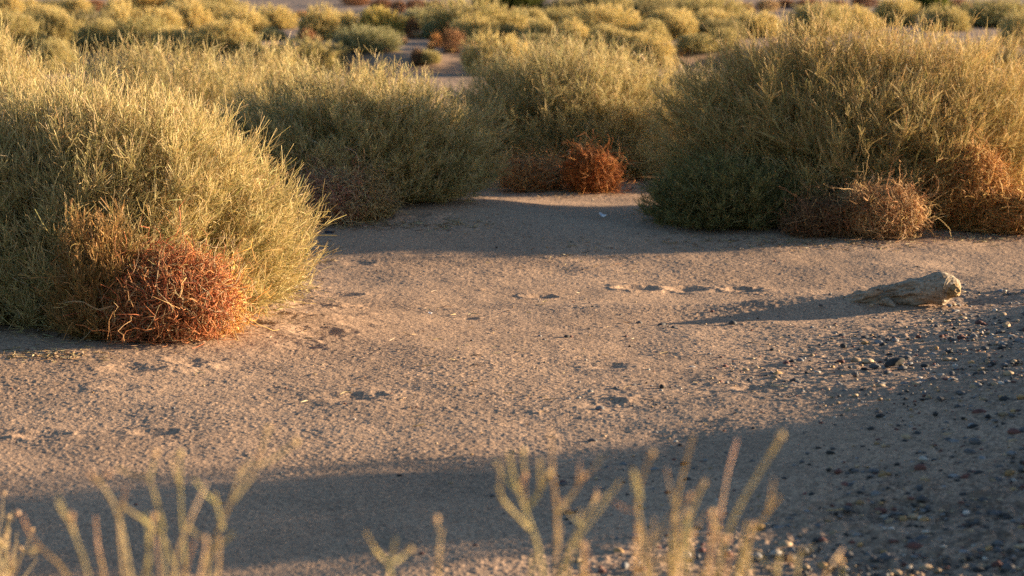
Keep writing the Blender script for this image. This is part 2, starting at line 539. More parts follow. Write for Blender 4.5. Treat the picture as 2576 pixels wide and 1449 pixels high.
# ------------------------------------------------------------------ ground
PITS = [  # px, py, radius m, depth m
    (800, 838, .075, .030), (690, 787, .055, .025), (625, 815, .06, .030), (1600, 722, .055, .022), (1730, 720, .055, .020),
    (1872, 722, .055, .020), (1362, 746, .045, .018), (100, 1092, .05, .022), (385, 1092, .05, .020), (880, 1005, .07, .022),
    (950, 1357, .04, .025), (760, 868, .05, .018), (330, 925, .06, .018), (1530, 925, .05, .012), (300, 975, .05, .012),
    (690, 640, .05, .02), (900, 660, .05, .014), (1040, 545, .06, .05), (1420, 1285, .03, .02), (1900, 975, .06, .014), (1180, 800, .04, .012),
    (2190, 1290, .09, .03), (480, 905, .05, .02), (850, 740, .06, .02), (740, 730, .05, .018), (900, 820, .05, .015)]
LUMPS = [
    (1575, 1012, .05, .018), (1205, 800, .025, .014), (520, 915, .05, .020), (440, 925, .06, .014), (1150, 778, .03, .012),
    (830, 800, .07, .025), (700, 760, .08, .03), (610, 780, .07, .03), (760, 720, .07, .03), (2160, 832, .04, .012), (1190, 1300, .03, .01),
    (30, 1100, .03, .016), (1000, 550, .08, .03), (1090, 560, .06, .03), (1160, 580, .06, .02), (860, 765, .06, .022), (930, 790, .05, .015)]


def gravel_amount(x, y):
    g = 0.9 * gauss(x, y, 2.55, 7.3, 1.0, 1.25, 0.25) + 0.8 * gauss(x, y, 1.3, 5.7, 0.75, 0.5) + 0.35 * gauss(x, y, 2.4, 9.3, 0.5, 0.5)
    return np.clip(g + 0.25 * fbm(x * 1.5, y * 1.5, 77, 3), 0, 1)


def build_ground():
    st = 0.00044
    tin = np.arange(-0.262, 0.262 + st / 2, st)
    ext = [0.262 + st]
    s = st
    while ext[-1] < 9:
        s *= 1.18
        ext.append(ext[-1] + s)
    ext = np.array(ext)
    t = np.concatenate([-ext[::-1], tin, ext])
    ys = [-40, -25, -15, -8, -4, -2, -1, 0, 1, 1.8, 2.5, 3.1, 3.6, 4.0, 4.3]
    y = 4.5
    while y < 75:
        ys.append(y)
        y += 0.0040 + 0.0004 * (y - 4.5) if y < 12 else min(0.0075 * (y / 12) ** 3, 0.22)
    while y < 3500:
        ys.append(y); y *= 1.12
    ys = np.array(ys)
    Y = np.repeat(ys[:, None], len(t), 1)
    X = t[None] * np.maximum(Y, 4.5)
    z = macro(X, Y)
    g = gravel_amount(X, Y)
    near = 1 - smooth(16, 45, Y)
    # wind-swept surface: broad undulation, short crusty ripples, coarse grains
    d = 0.030 * fbm(X * 0.9, Y * 1.1, 3, 3)
    d += 0.006 * fbm(X * 4.2, Y * 3.6, 5, 3)
    rough = 1 + 1.3 * gauss(X, Y, -1.15, 8.9, 0.55, 0.7) + 0.6 * gauss(X, Y, -0.4, 12.0, 0.7, 0.5) + 0.5 * gauss(X, Y, 0.2, 14.4, 0.8, 0.6)
    patch = np.clip(0.55 + 1.3 * fbm(X * 1.1 + 9, Y * 1.1, 41, 3), 0.12, 1.5)
    d += near * 0.0009 * (rough * patch) ** 1.5 * fbm(X * 11, Y * 13, 7, 2)
    d += near * 0.0009 * rough ** 0.8 * (0.8 + 0.2 * patch) * fbm(X * 45, Y * 95, 9, 2)
    d += near * 0.0011 * vnoise(X * 120, Y * 90, 10)
    grain = np.clip(vnoise(X * 92, Y * 125, 14) - 0.06, 0, 1)
    d += near * 0.0044 * grain * (0.6 + 0.5 * patch)
    d += near * 0.0030 * np.clip(vnoise(X * 30, Y * 70, 15) - 0.10, 0, 1)
    d += near * g * 0.016 * np.clip(vnoise(X * 48, Y * 42, 12), -.1, 1)
    d += near * g * 0.020 * fbm(X * 5, Y * 7, 13, 3)
    z = z + d
    for px, py, r, dep in PITS:
        p = hit(px, py)
        e = np.hypot((X - p[0]) * 0.8, Y - p[1]) / r
        mask = e < 4
        wob = 1 + 0.5 * vnoise(X[mask] * 25, Y[mask] * 25, 31)
        em = e[mask] * wob
        dep = dep * (0.65 if px > 1300 else 0.42)
        z[mask] += -dep * np.exp(-em ** 2 * 1.1) + 0.35 * dep * np.exp(-((em - 1.5) / 0.5) ** 2)
    for px, py, r, h in LUMPS:
        p = hit(px, py)
        e = np.hypot(X - p[0], (Y - p[1])) / r
        mask = e < 4
        wob = 1 + 0.8 * vnoise(X[mask] * 30, Y[mask] * 30, 33)
        z[mask] += 0.5 * h * np.exp(-(e[mask] * wob) ** 2)
    # wheel ruts across the far sand slope
    z += 0.05 * smooth(46, 52, Y) * (1 - smooth(90, 120, Y)) * np.sin((Y * 0.9 + X * 0.25) * 4.0) * smooth(-2, -5, X) if False else 0
    tint = np.ones(X.shape + (3,))
    tint *= (1 + 0.10 * fbm(X * 6, Y * 6, 21, 3))[..., None]
    tint *= 1 - g[..., None] * np.array([0.16, 0.12, 0.06])
    speck = smooth(0.08, 0.2, vnoise(X * 75, Y * 60, 91)) + smooth(0.12, 0.22, vnoise(X * 38, Y * 34, 92))
    tint *= 1 - (0.06 + 0.38 * g[..., None]) * np.clip(speck, 0, 1)[..., None]
    # far flats greyed and darkened with distance, painting their shade into the tint
    far_shade = smooth(24, 38, Y)[..., None]
    tint *= 1 - far_shade * np.array([0.30, 0.25, 0.12])
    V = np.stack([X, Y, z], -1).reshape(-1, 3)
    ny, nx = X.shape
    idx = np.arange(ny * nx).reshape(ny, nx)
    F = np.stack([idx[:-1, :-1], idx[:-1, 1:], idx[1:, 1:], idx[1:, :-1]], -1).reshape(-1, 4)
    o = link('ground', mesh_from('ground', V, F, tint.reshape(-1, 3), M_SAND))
    tag(o, None, None, None, 'structure')
    print('ground verts', len(V))
    return o


build_ground()


# ------------------------------------------------------------------ near shrubs
def near_shrub(label, px, base, top, w, seed, n1, n2=9, n3=4, deep=0.85, color=(1, 1, 1), straw=0.5, curls=120, name='desert_shrub', group='olive broom shrubs around the sand clearing', **kw):
    p, rx, ry, H = place(px, base, top, w, deep)
    stems, twigs = shrub_geo(seed, rx * 0.97, ry, H * 0.96, n1, n2, n3, straw=straw, **kw)
    root = link(name, None, None, p)
    tag(root, label, 'shrub', group)
    link('woody_stems', mesh_from('woody_stems', *stems, mat=M_STEM), root, color=color)
    if curls:
        twigs = join([twigs, curl_geo(seed + 5, rx, ry, H, curls)])
    link('twigs', mesh_from('twigs', *twigs, mat=M_TWIG), root, color=color)
    return root, p, rx, ry, H


near_shrub('largest pale straw shrub standing at the left behind the red tumbleweed', 190, 822, 222, 1170, 1, 3000, 9, 11, straw=0.85, deep=0.72, curls=320, upright=.25, lump=.26)
near_shrub('straw coloured shrub cut by the left edge behind the largest pale shrub', -10, 600, 100, 440, 2, 750, 9, 9, straw=0.9, curls=40, full=2.7)
near_shrub('broad golden shrub topping the largest pale shrub and left of the open earth', 425, 545, 108, 760, 3, 1100, 9, 9, straw=0.85, curls=60)
near_shrub('olive shrub with upright stalks on the undercut sand hummock above the pinkish tumbleweed', 868, 542, 192, 750, 4, 1700, 9, 9, straw=0.75, upright=0.45, curls=120, zc=.36)
near_shrub('rounded shrub in the middle above the red brown ball tumbleweed', 1450, 452, 94, 710, 6, 1600, 9, 9, straw=0.75, curls=160)
near_shrub('small olive shrub in the gap between the middle shrub and the biggest right hand shrub', 1775, 440, 160, 340, 7, 550, 9, 9, straw=0.6, curls=30)
near_shrub('biggest golden brown shrub on the right with curled white twigs', 2190, 562, 52, 1080, 8, 2500, 9, 10, straw=0.66, color=(1.03, .94, .85), curls=300, full=2.6, deep=.6)
near_shrub('low green skirt shrub darkened by painted shade spreading left from the biggest golden brown shrub', 1835, 590, 370, 500, 9, 650, 9, 9, straw=0.15, color=(.60, .63, .56), curls=40, upright=.15)  # colour turned down to paint in the shade at the big shrub's side
near_shrub('tawny shrub cut by the right edge behind the orange tumbleweeds', 2570, 468, 80, 580, 10, 900, 9, 9, straw=0.75, deep=.5, color=(1.03, .94, .85), curls=60)
near_shrub('brown bare twigged shrub rising behind the deep red tumbleweed', 255, 862, 525, 240, 13, 300, 8, 6, straw=0.4, color=(.85, .62, .52), curls=20, upright=0.5)
near_shrub('yellow green shrub filling the gap between the golden shrub and the hummock shrub', 655, 500, 124, 430, 14, 750, 9, 9, straw=0.8, curls=40)

# bush out of the frame that throws the long shadow over the nearer sand
hz = float(macro(HUMP[0] + .1, HUMP[1] + .05))
st, tw = shrub_geo(40, 0.78, 0.60, 0.76, 420, 8, 6)
root = link('desert_shrub', None, None, (HUMP[0] + .1, HUMP[1] + .05, hz))
tag(root, 'shrub standing on top of the gravel bank beyond the right edge', 'shrub', 'olive broom shrubs around the sand clearing')
link('woody_stems', mesh_from('woody_stems', *st, mat=M_STEM), root)
link('twigs', mesh_from('twigs', *tw, mat=M_TWIG), root)

# ------------------------------------------------------------------ tumbleweeds near
PINK = [(0.435, 0.246, 0.160), (0.580, 0.406, 0.203), (0.377, 0.160, 0.123), (0.667, 0.493, 0.275)]
RUSTY = [(0.392, 0.138, 0.036), (0.290, 0.094, 0.026), (0.522, 0.232, 0.072)]
TAN = [(0.493, 0.290, 0.131), (0.609, 0.406, 0.189), (0.377, 0.189, 0.080)]
ORANGE = [(0.580, 0.246, 0.051), (0.667, 0.334, 0.087), (0.435, 0.160, 0.036)]
YELL = [(0.696, 0.392, 0.102), (0.638, 0.290, 0.072), (0.754, 0.493, 0.189)]


RED = [(0.46, 0.155, 0.060), (0.50, 0.20, 0.080), (0.38, 0.115, 0.052), (0.52, 0.29, 0.13), (0.42, 0.30, 0.17)]


def near_weed(label, px, base, top, w, seed, n, cols, deep=0.7, group='dead tumbleweeds caught against the shrubs', **kw):
    p, rx, ry, H = place(px, base, top, w, deep)
    core, tw = tangle_geo(seed, rx, ry, H, n, cols, **kw)
    root = link('tumbleweed', None, None, p)
    tag(root, label, 'tumbleweed', group)
    link('branches', mesh_from('branches', *core, mat=M_DEAD), root)
    link('wiry_twigs', mesh_from('wiry_twigs', *tw, mat=M_DEAD), root)


near_weed('deep red dry tumbleweed at the foot of the largest pale shrub', 420, 864, 665, 265, 51, 3400, RED, lumpy=.6)
near_weed('yellow orange dry tumbleweed touching the deep red one on its sunny side', 532, 846, 690, 125, 52, 1800, YELL)
near_weed('pinkish dry tumbleweed beside the olive shrub on the undercut hummock', 835, 572, 440, 185, 53, 3000, PINK)
near_weed('pale straw tumbleweed leaning between the pinkish tumbleweed and the undercut hummock', 915, 562, 455, 110, 54, 2200, [(0.46, 0.34, 0.16), (0.40, 0.27, 0.12)])
near_weed('round red brown ball tumbleweed under the middle shrub', 1490, 485, 392, 115, 55, 2400, RUSTY, lumpy=0.18)
near_weed('flat tan tumbleweed lying left of the red brown ball', 1345, 478, 412, 140, 56, 2000, TAN)
near_weed('tan tumbleweed at the dark foot of the biggest golden brown shrub', 2220, 602, 478, 190, 57, 3000, TAN)
ORANGE = [(0.50, 0.25, 0.07), (0.56, 0.33, 0.11), (0.38, 0.17, 0.055)]
near_weed('tall bright orange tumbleweed under the tawny shrub by the right edge', 2430, 580, 378, 200, 58, 4200, ORANGE, lumpy=0.25)
near_weed('low orange tumbleweed cut by the right edge in front of the tall one', 2555, 588, 495, 170, 59, 2300, ORANGE)
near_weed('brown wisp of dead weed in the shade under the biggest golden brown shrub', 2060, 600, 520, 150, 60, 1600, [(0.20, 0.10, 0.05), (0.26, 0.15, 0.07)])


# ------------------------------------------------------------------ far plants: a few kinds, copied
def far_kind(seed, parts):
    return parts


FAR = []
for q in range(6):
    stems, twigs = shrub_geo(200 + q, 1.0, 1.0, 1.0, 520, 8, 7, fine=1.5, rad=2.7 if q < 4 else 2.4, segs=(4, 3, 2), straw=[.8, .9, .75, .85, .5, .95][q], lump=0.28, base=0.4)
    FAR.append((mesh_from('woody_stems', *stems, mat=M_STEM), mesh_from('twigs', *twigs, mat=M_TWIG)))
WHITE3 = [(0.9, 0.9, 0.9), (1.0, 0.95, 0.9), (0.75, 0.75, 0.75)]
DEADK = []
for q in range(3):
    c, t_ = tangle_geo(300 + q, 1.0, 1.0, 1.0, 1500, WHITE3, rad=4.2, k=6, step=0.16, wild=0.5)
    DEADK.append((mesh_from('branches', *c, mat=M_DEAD), mesh_from('wiry_twigs', *t_, mat=M_DEAD)))
TUFT = [mesh_from('blades', *tuft_geo(320 + q, 1.0, 1.0, 260, [(1, .95, .85), (.8, .75, .65)], rad=9.0), mat=M_DEAD) for q in range(2)]
FRNG = random.Random(5)


def far_shrub(label, x0, x1, top, base, kind=None, color=(1, 1, 1), name='desert_shrub', cat='shrub', group='desert shrubs scattered over the far flats'):
    dense = not (640 < (x0 + x1) / 2 < 1130)
    p, rx, ry, H = place((x0 + x1) / 2, base + (7 if dense else 2), top - (7 if dense else 3), (x1 - x0) * (1.28 if dense else 1.2), 0.85)
    k = FRNG.randrange(6) if kind is None else kind
    root = link(name, None, None, p)
    root.rotation_euler = (0, 0, FRNG.uniform(0, 6.28))
    r = (rx + ry) / 2
    root.scale = (rx, rx, H) if True else (r, r, H)
    tag(root, label, cat, group)
    s, t_ = FAR[k]
    link('woody_stems', s, root, color=color); link('twigs', t_, root, color=color)


def far_weed(label, x0, x1, top, base, color, name='tumbleweed', cat='tumbleweed', group='dead weeds scattered over the far flats'):
    p, rx, ry, H = place((x0 + x1) / 2, base, top, (x1 - x0), 0.85)
    root = link(name, None, None, p)
    root.rotation_euler = (0, 0, FRNG.uniform(0, 6.28)); root.scale = (rx, rx, H)
    tag(root, label, cat, group)
    s, t_ = DEADK[FRNG.randrange(3)]
    link('branches', s, root, color=color); link('wiry_twigs', t_, root, color=color)


def far_tuft(label, x0, x1, top, base, color, group='pale grass tufts on the far flats'):
    p, rx, ry, H = place((x0 + x1) / 2, base, top, (x1 - x0), 0.85)
    o = link('grass_tuft', TUFT[FRNG.randrange(2)], None, p, color)
    o.rotation_euler = (0, 0, FRNG.uniform(0, 6.28)); o.scale = (rx, rx, H)
    tag(o, label, 'grass tuft', group)


G_ = (1.0, 1.02, 0.95)       # plain olive
Y_ = (1.22, 1.20, 1.08)      # yellower
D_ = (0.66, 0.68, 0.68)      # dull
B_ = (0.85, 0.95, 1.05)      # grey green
far_shrub('dull olive shrub cut by the left edge behind the bare earth', -50, 92, 34, 122, 0, G_)
far_shrub('upright olive shrub between the left edge shrub and the darkest left shrub', 92, 182, 26, 110, 1, G_)
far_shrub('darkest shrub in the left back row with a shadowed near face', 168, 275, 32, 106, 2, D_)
far_shrub('tall yellow shrub right of the darkest left shrub', 255, 345, 18, 98, 3, Y_)
far_shrub('olive shrub with red brown dead base near the road at left', 300, 425, 50, 130, 4, G_)
far_shrub('full yellow olive shrub filling the back row above the red brown base', 340, 455, 18, 96, 5, Y_)
far_shrub('broad yellow shrub left of the rutted sand slope', 420, 530, 10, 84, 1, Y_)
far_shrub('small olive shrub just behind the left front shrubs beside bare earth', 98, 190, 105, 182, 0, G_)
far_shrub('low olive shrub nearest in front of the darkest left shrub', 180, 316, 92, 134, 3, G_)
far_shrub('yellow shrub in the top left corner', -20, 55, -10, 36, 5, Y_)
far_shrub('low pale shrub at the top edge beside the corner shrub', 48, 108, 4, 26, 1, Y_)
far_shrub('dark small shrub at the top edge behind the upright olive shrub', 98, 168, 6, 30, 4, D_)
far_shrub('golden shrub with a dark base at the top edge left of the rutted slope', 312, 440, -12, 26, 5, (1.2, 1.0, .65))
far_shrub('pale olive shrub at the top edge next to the small rusty weed', 160, 225, 0, 32, 3, Y_)
far_shrub('pale shrub behind the tall yellow shrub at the top edge', 262, 320, 2, 40, 1, Y_)
far_shrub('round olive shrub with a dark hollow right of the broad yellow shrub', 500, 585, 12, 78, 0, G_)
far_shrub('wide pale yellow shrub under the rutted slope', 555, 660, 24, 92, 3, Y_)
far_shrub('tall pale olive shrub rising behind the golden front shrub', 500, 632, 56, 132, 1, Y_)
far_shrub('rounded green shrub below the middle of the rutted slope', 645, 738, 16, 72, 2, Y_)
far_shrub('low grey green mat by the orange weed', 655, 716, 72, 102, 4, B_)
far_shrub('wide two humped pale shrub right of the rutted slope', 755, 842, 20, 100, 3, Y_)
far_shrub('pale shrub joined to the right hump under the sand slope', 815, 905, 26, 92, 5, Y_)
far_shrub('bright yellow green shrub behind the grey green bank shrub', 900, 1010, 20, 94, 1, (1.12, 1.1, .7))
far_shrub('grey green shrub on the edge of the bank over the dirt road', 852, 996, 68, 134, 4, B_)
far_shrub('long low shrub in front of the dirt road with an orange weed at its foot', 668, 858, 104, 180, 3, G_)
far_shrub('small dull green shrub standing in the dirt road', 1050, 1105, 128, 174, 4, G_)
far_shrub('grey olive shrub behind the small brown dead bush', 1005, 1092, 24, 72, 0, B_)
far_shrub('small grey green shrub touching the brown dead bush group', 1060, 1118, 60, 96, 4, B_)
far_shrub('large dark flanked shrub below the deep green bush at the top', 1088, 1292, 4, 92, 2, G_)
far_shrub('pale green shrub in front of the large dark flanked shrub', 1152, 1250, 50, 102, 3, Y_)
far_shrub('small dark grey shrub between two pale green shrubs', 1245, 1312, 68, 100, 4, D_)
far_shrub('pale olive shrub right of the large dark flanked shrub', 1285, 1375, 22, 72, 5, G_)
far_shrub('light green shrub standing just behind the middle shrub', 1185, 1330, 96, 184, 3, Y_)
far_shrub('olive shrub with thin upright twigs left of the small red weed', 1318, 1405, 54, 116, 1, G_)
far_shrub('dark shrub at the top edge right of the deep green bush', 1375, 1455, 0, 40, 2, D_)
far_shrub('pale shrub below the dark one at the top edge', 1350, 1445, 28, 66, 3, G_)
far_shrub('biggest pale shrub of the back row right of centre', 1425, 1595, 10, 100, 5, Y_)
far_shrub('olive shrub tucked behind the biggest pale back row shrub', 1500, 1600, -4, 40, 0, G_)
far_shrub('darkest shrub in the right back row', 1572, 1690, 2, 60, 2, D_)
far_shrub('wide dull yellow shrub along the top edge right of centre', 1665, 1860, -8, 54, 5, G_)
far_shrub('small round pale shrub with an orange foot beside open ground', 1668, 1748, 44, 96, 3, Y_)
far_shrub('olive shrub between the biggest back row shrub and the round pale one', 1590, 1675, 56, 102, 1, G_)
far_shrub('low dark shrub right of the round pale one', 1745, 1870, 54, 94, 4, D_)
far_shrub('green shrub just behind the right flank of the middle shrub', 1600, 1690, 98, 170, 3, Y_)
far_shrub('small tan shrub left behind the biggest golden brown shrub', 1785, 1850, 78, 130, 0, G_)
far_shrub('round olive shrub behind the left top of the biggest golden brown shrub', 1985, 2120, 16, 84, 0, G_)
far_shrub('yellow shrub peeping over the biggest golden brown shrub', 2200, 2300, -6, 60, 5, Y_)
far_shrub('dull green shrub in the top right corner', 2420, 2600, 4, 62, 4, G_)
far_shrub('olive shrub at the right edge behind the tawny shrub', 2510, 2620, 38, 110, 0, G_)
for x0, x1, tp, bs, kd, cl, lab in (
    (-30, 60, 70, 128, 3, Y_, 'straw shrub at the left edge just in front of the upright olive shrub'),
    (60, 150, 14, 60, 5, Y_, 'pale rounded shrub behind the upright olive shrub in the left back row'),
    (210, 300, 56, 118, 1, G_, 'olive shrub squeezed between the darkest left shrub and the red brown base'),
    (390, 480, 70, 140, 5, Y_, 'straw shrub in front of the full yellow olive shrub'),
    (450, 545, 92, 150, 3, G_, 'olive shrub directly behind the gap filling yellow green shrub'),
    (570, 650, 88, 140, 1, G_, 'low olive shrub left of the orange weed by the grey green mat'),
    (600, 700, 118, 165, 5, Y_, 'straw shrub just over the top of the yellow green gap shrub'),
    (420, 500, -6, 30, 1, Y_, 'small pale shrub at the top edge left of the rutted slope'),
    (500, 590, -12, 26, 3, G_, 'dull yellow shrub at the top edge touching the rutted slope'),
    (1240, 1330, 40, 86, 5, Y_, 'straw shrub between the pale green and the pale olive shrubs right of centre'),
    (1400, 1480, 60, 118, 3, Y_, 'straw shrub in front of the left foot of the biggest pale back row shrub'),
    (1480, 1570, 70, 130, 1, G_, 'olive shrub in front of the biggest pale back row shrub'),
    (1545, 1640, 84, 140, 5, Y_, 'straw shrub behind the right shoulder of the middle shrub'),
    (1640, 1740, 24, 70, 5, Y_, 'pale shrub under the darkest shrub in the right back row'),
    (1740, 1850, 30, 78, 1, Y_, 'straw shrub below the wide dull yellow shrub'),
    (1850, 1960, 36, 88, 3, Y_, 'pale shrub on the left shoulder of the biggest golden brown shrub'),
    (1450, 1560, -14, 24, 3, G_, 'olive shrub at the top edge above the biggest pale back row shrub'),
    (1600, 1700, -16, 20, 5, Y_, 'pale shrub at the top edge above the darkest right shrub'),
    (1700, 1800, 92, 150, 0, G_, 'olive shrub left of the straw grass tuft in the opening'),
    (1300, 1390, 88, 140, 5, G_, 'dull shrub right behind the middle shrub top'),
    (2080, 2200, 20, 70, 1, Y_, 'straw shrub hidden behind the top of the biggest golden brown shrub'),
    (2330, 2430, 24, 74, 3, G_, 'olive shrub behind the right shoulder of the biggest golden brown shrub')):
    far_shrub(lab, x0, x1, tp, bs, kd, cl)
DG = (0.30, 0.40, 0.16)
far_shrub('deep green bush at the top edge above the large dark flanked shrub', 1205, 1350, -60, 26, 4, DG, 'green_bush', 'bush', 'deep green bushes at the top edge')
far_shrub('deep green bush at the top edge behind the biggest golden brown shrub', 2295, 2380, -60, 26, 4, DG, 'green_bush', 'bush', 'deep green bushes at the top edge')
far_shrub('deep green bush at the top edge above the wide dull yellow shrub', 1725, 1815, -60, 14, 4, DG, 'green_bush', 'bush', 'deep green bushes at the top edge')

BR = (0.26, 0.115, 0.05); OR = (0.50, 0.24, 0.07); TN = (0.48, 0.32, 0.15); DR = (0.19, 0.04, 0.035); RS = (0.36, 0.17, 0.075)
far_weed('small rusty weed at the top edge between pale shrubs', 218, 264, 2, 28, RS)
far_weed('dark red weed at the foot of the shrub with the red brown base', 362, 392, 84, 108, DR)
far_weed('brown dead weed by the dark gap beside the left front shrubs', 306, 332, 96, 128, BR)
far_weed('orange weed beside the low grey green mat', 629, 657, 79, 98, OR)
far_weed('rust coloured flat weed at the foot of the rutted slope', 738, 776, 30, 46, OR)
far_weed('red brown weed in front of the two humped pale shrub', 755, 790, 76, 106, RS)
far_weed('orange weed at the foot of the long low road shrub', 780, 810, 145, 178, (0.44, 0.20, 0.06))
far_weed('brown weed against the shrub standing in the dirt road', 1034, 1064, 126, 172, (0.20, 0.11, 0.055))
far_weed('small brown dead bush with a pale fringe behind the bank', 1018, 1056, 50, 96, RS)
far_weed('largest brown dead bush on the bank above the dirt road', 1108, 1166, 78, 134, (0.30, 0.145, 0.06))
far_weed('orange dry weed left of the largest brown dead bush', 1078, 1115, 88, 122, OR)
far_weed('small red weed behind the middle shrub', 1380, 1420, 86, 110, (0.34, 0.14, 0.075))
far_weed('red brown weed mound at the top edge right of the sand slope', 930, 990, 0, 28, BR)
far_weed('rust weed mound left of the grey olive shrub', 985, 1020, 4, 32, RS)
far_weed('dark brown weed mound behind the grey olive shrub', 1020, 1072, 2, 26, BR)
far_weed('dark brown weed mound left of the large dark flanked shrub', 1066, 1120, 4, 28, (0.20, 0.09, 0.05))
far_weed('small brown weed at the top edge above the sand slope', 860, 930, -8, 14, RS)
far_weed('rust weed mound above the olive slope right of the wide dull yellow shrub', 1848, 1900, 10, 36, RS)
far_weed('pale rust weed mound right of centre near the top edge', 1900, 1960, 2, 28, TN)
far_weed('orange weed mound under the round olive shrub behind the biggest one', 1955, 1998, 0, 20, RS)
far_weed('widest rust weed mound near the top edge behind the biggest shrub', 1998, 2076, 0, 22, RS)
far_weed('small brown weed mound above the biggest golden brown shrub', 2078, 2130, 2, 24, BR)
far_weed('red brown weed mound behind the top twigs of the biggest shrub', 2140, 2205, -6, 18, BR)
far_weed('rust weed mound right of the deep green bush behind the biggest shrub', 2376, 2440, 0, 26, RS)
far_weed('dark brown weed mound left of the top right corner shrub', 2390, 2450, 12, 36, BR)
far_weed('orange weed at the foot of the small round pale shrub', 1722, 1748, 74, 92, OR)

far_tuft('pale grass tuft at the left end of the long low road shrub', 674, 708, 98, 124, (0.62, 0.46, 0.28))
far_tuft('straw grass tuft in front of the largest brown dead bush', 1122, 1150, 114, 137, (0.62, 0.45, 0.22))
far_tuft('pale grass tuft on the bank under the grey green shrub', 958, 985, 116, 134, (0.66, 0.46, 0.27))
far_tuft('straw grass tuft in the opening right of the middle shrub', 1692, 1728, 118, 150, (0.62, 0.46, 0.26))
far_tuft('tan grass tuft before the red brown weed under the two humped shrub', 790, 812, 84, 107, (0.52, 0.38, 0.2))
far_tuft('orange grass tuft between the orange weed and the bank', 1070, 1098, 100, 128, (0.56, 0.34, 0.15))
far_tuft('small pale grass tuft between the bank shrubs', 1000, 1030, 90, 112, (0.6, 0.42, 0.24))
far_tuft('tan grass tuft behind the small brown dead bush', 1040, 1066, 70, 98, (0.6, 0.42, 0.24))
far_tuft('yellow grass tuft above the orange weed under the rutted slope', 800, 830, 62, 80, (0.6, 0.45, 0.2))
far_tuft('pale grass tuft left of the round green shrub foot', 690, 716, 56, 74, (0.6, 0.42, 0.22))
far_tuft('small tuft of tan grass at the foot of the pale green shrub', 1180, 1200, 98, 118, (0.58, 0.36, 0.18))


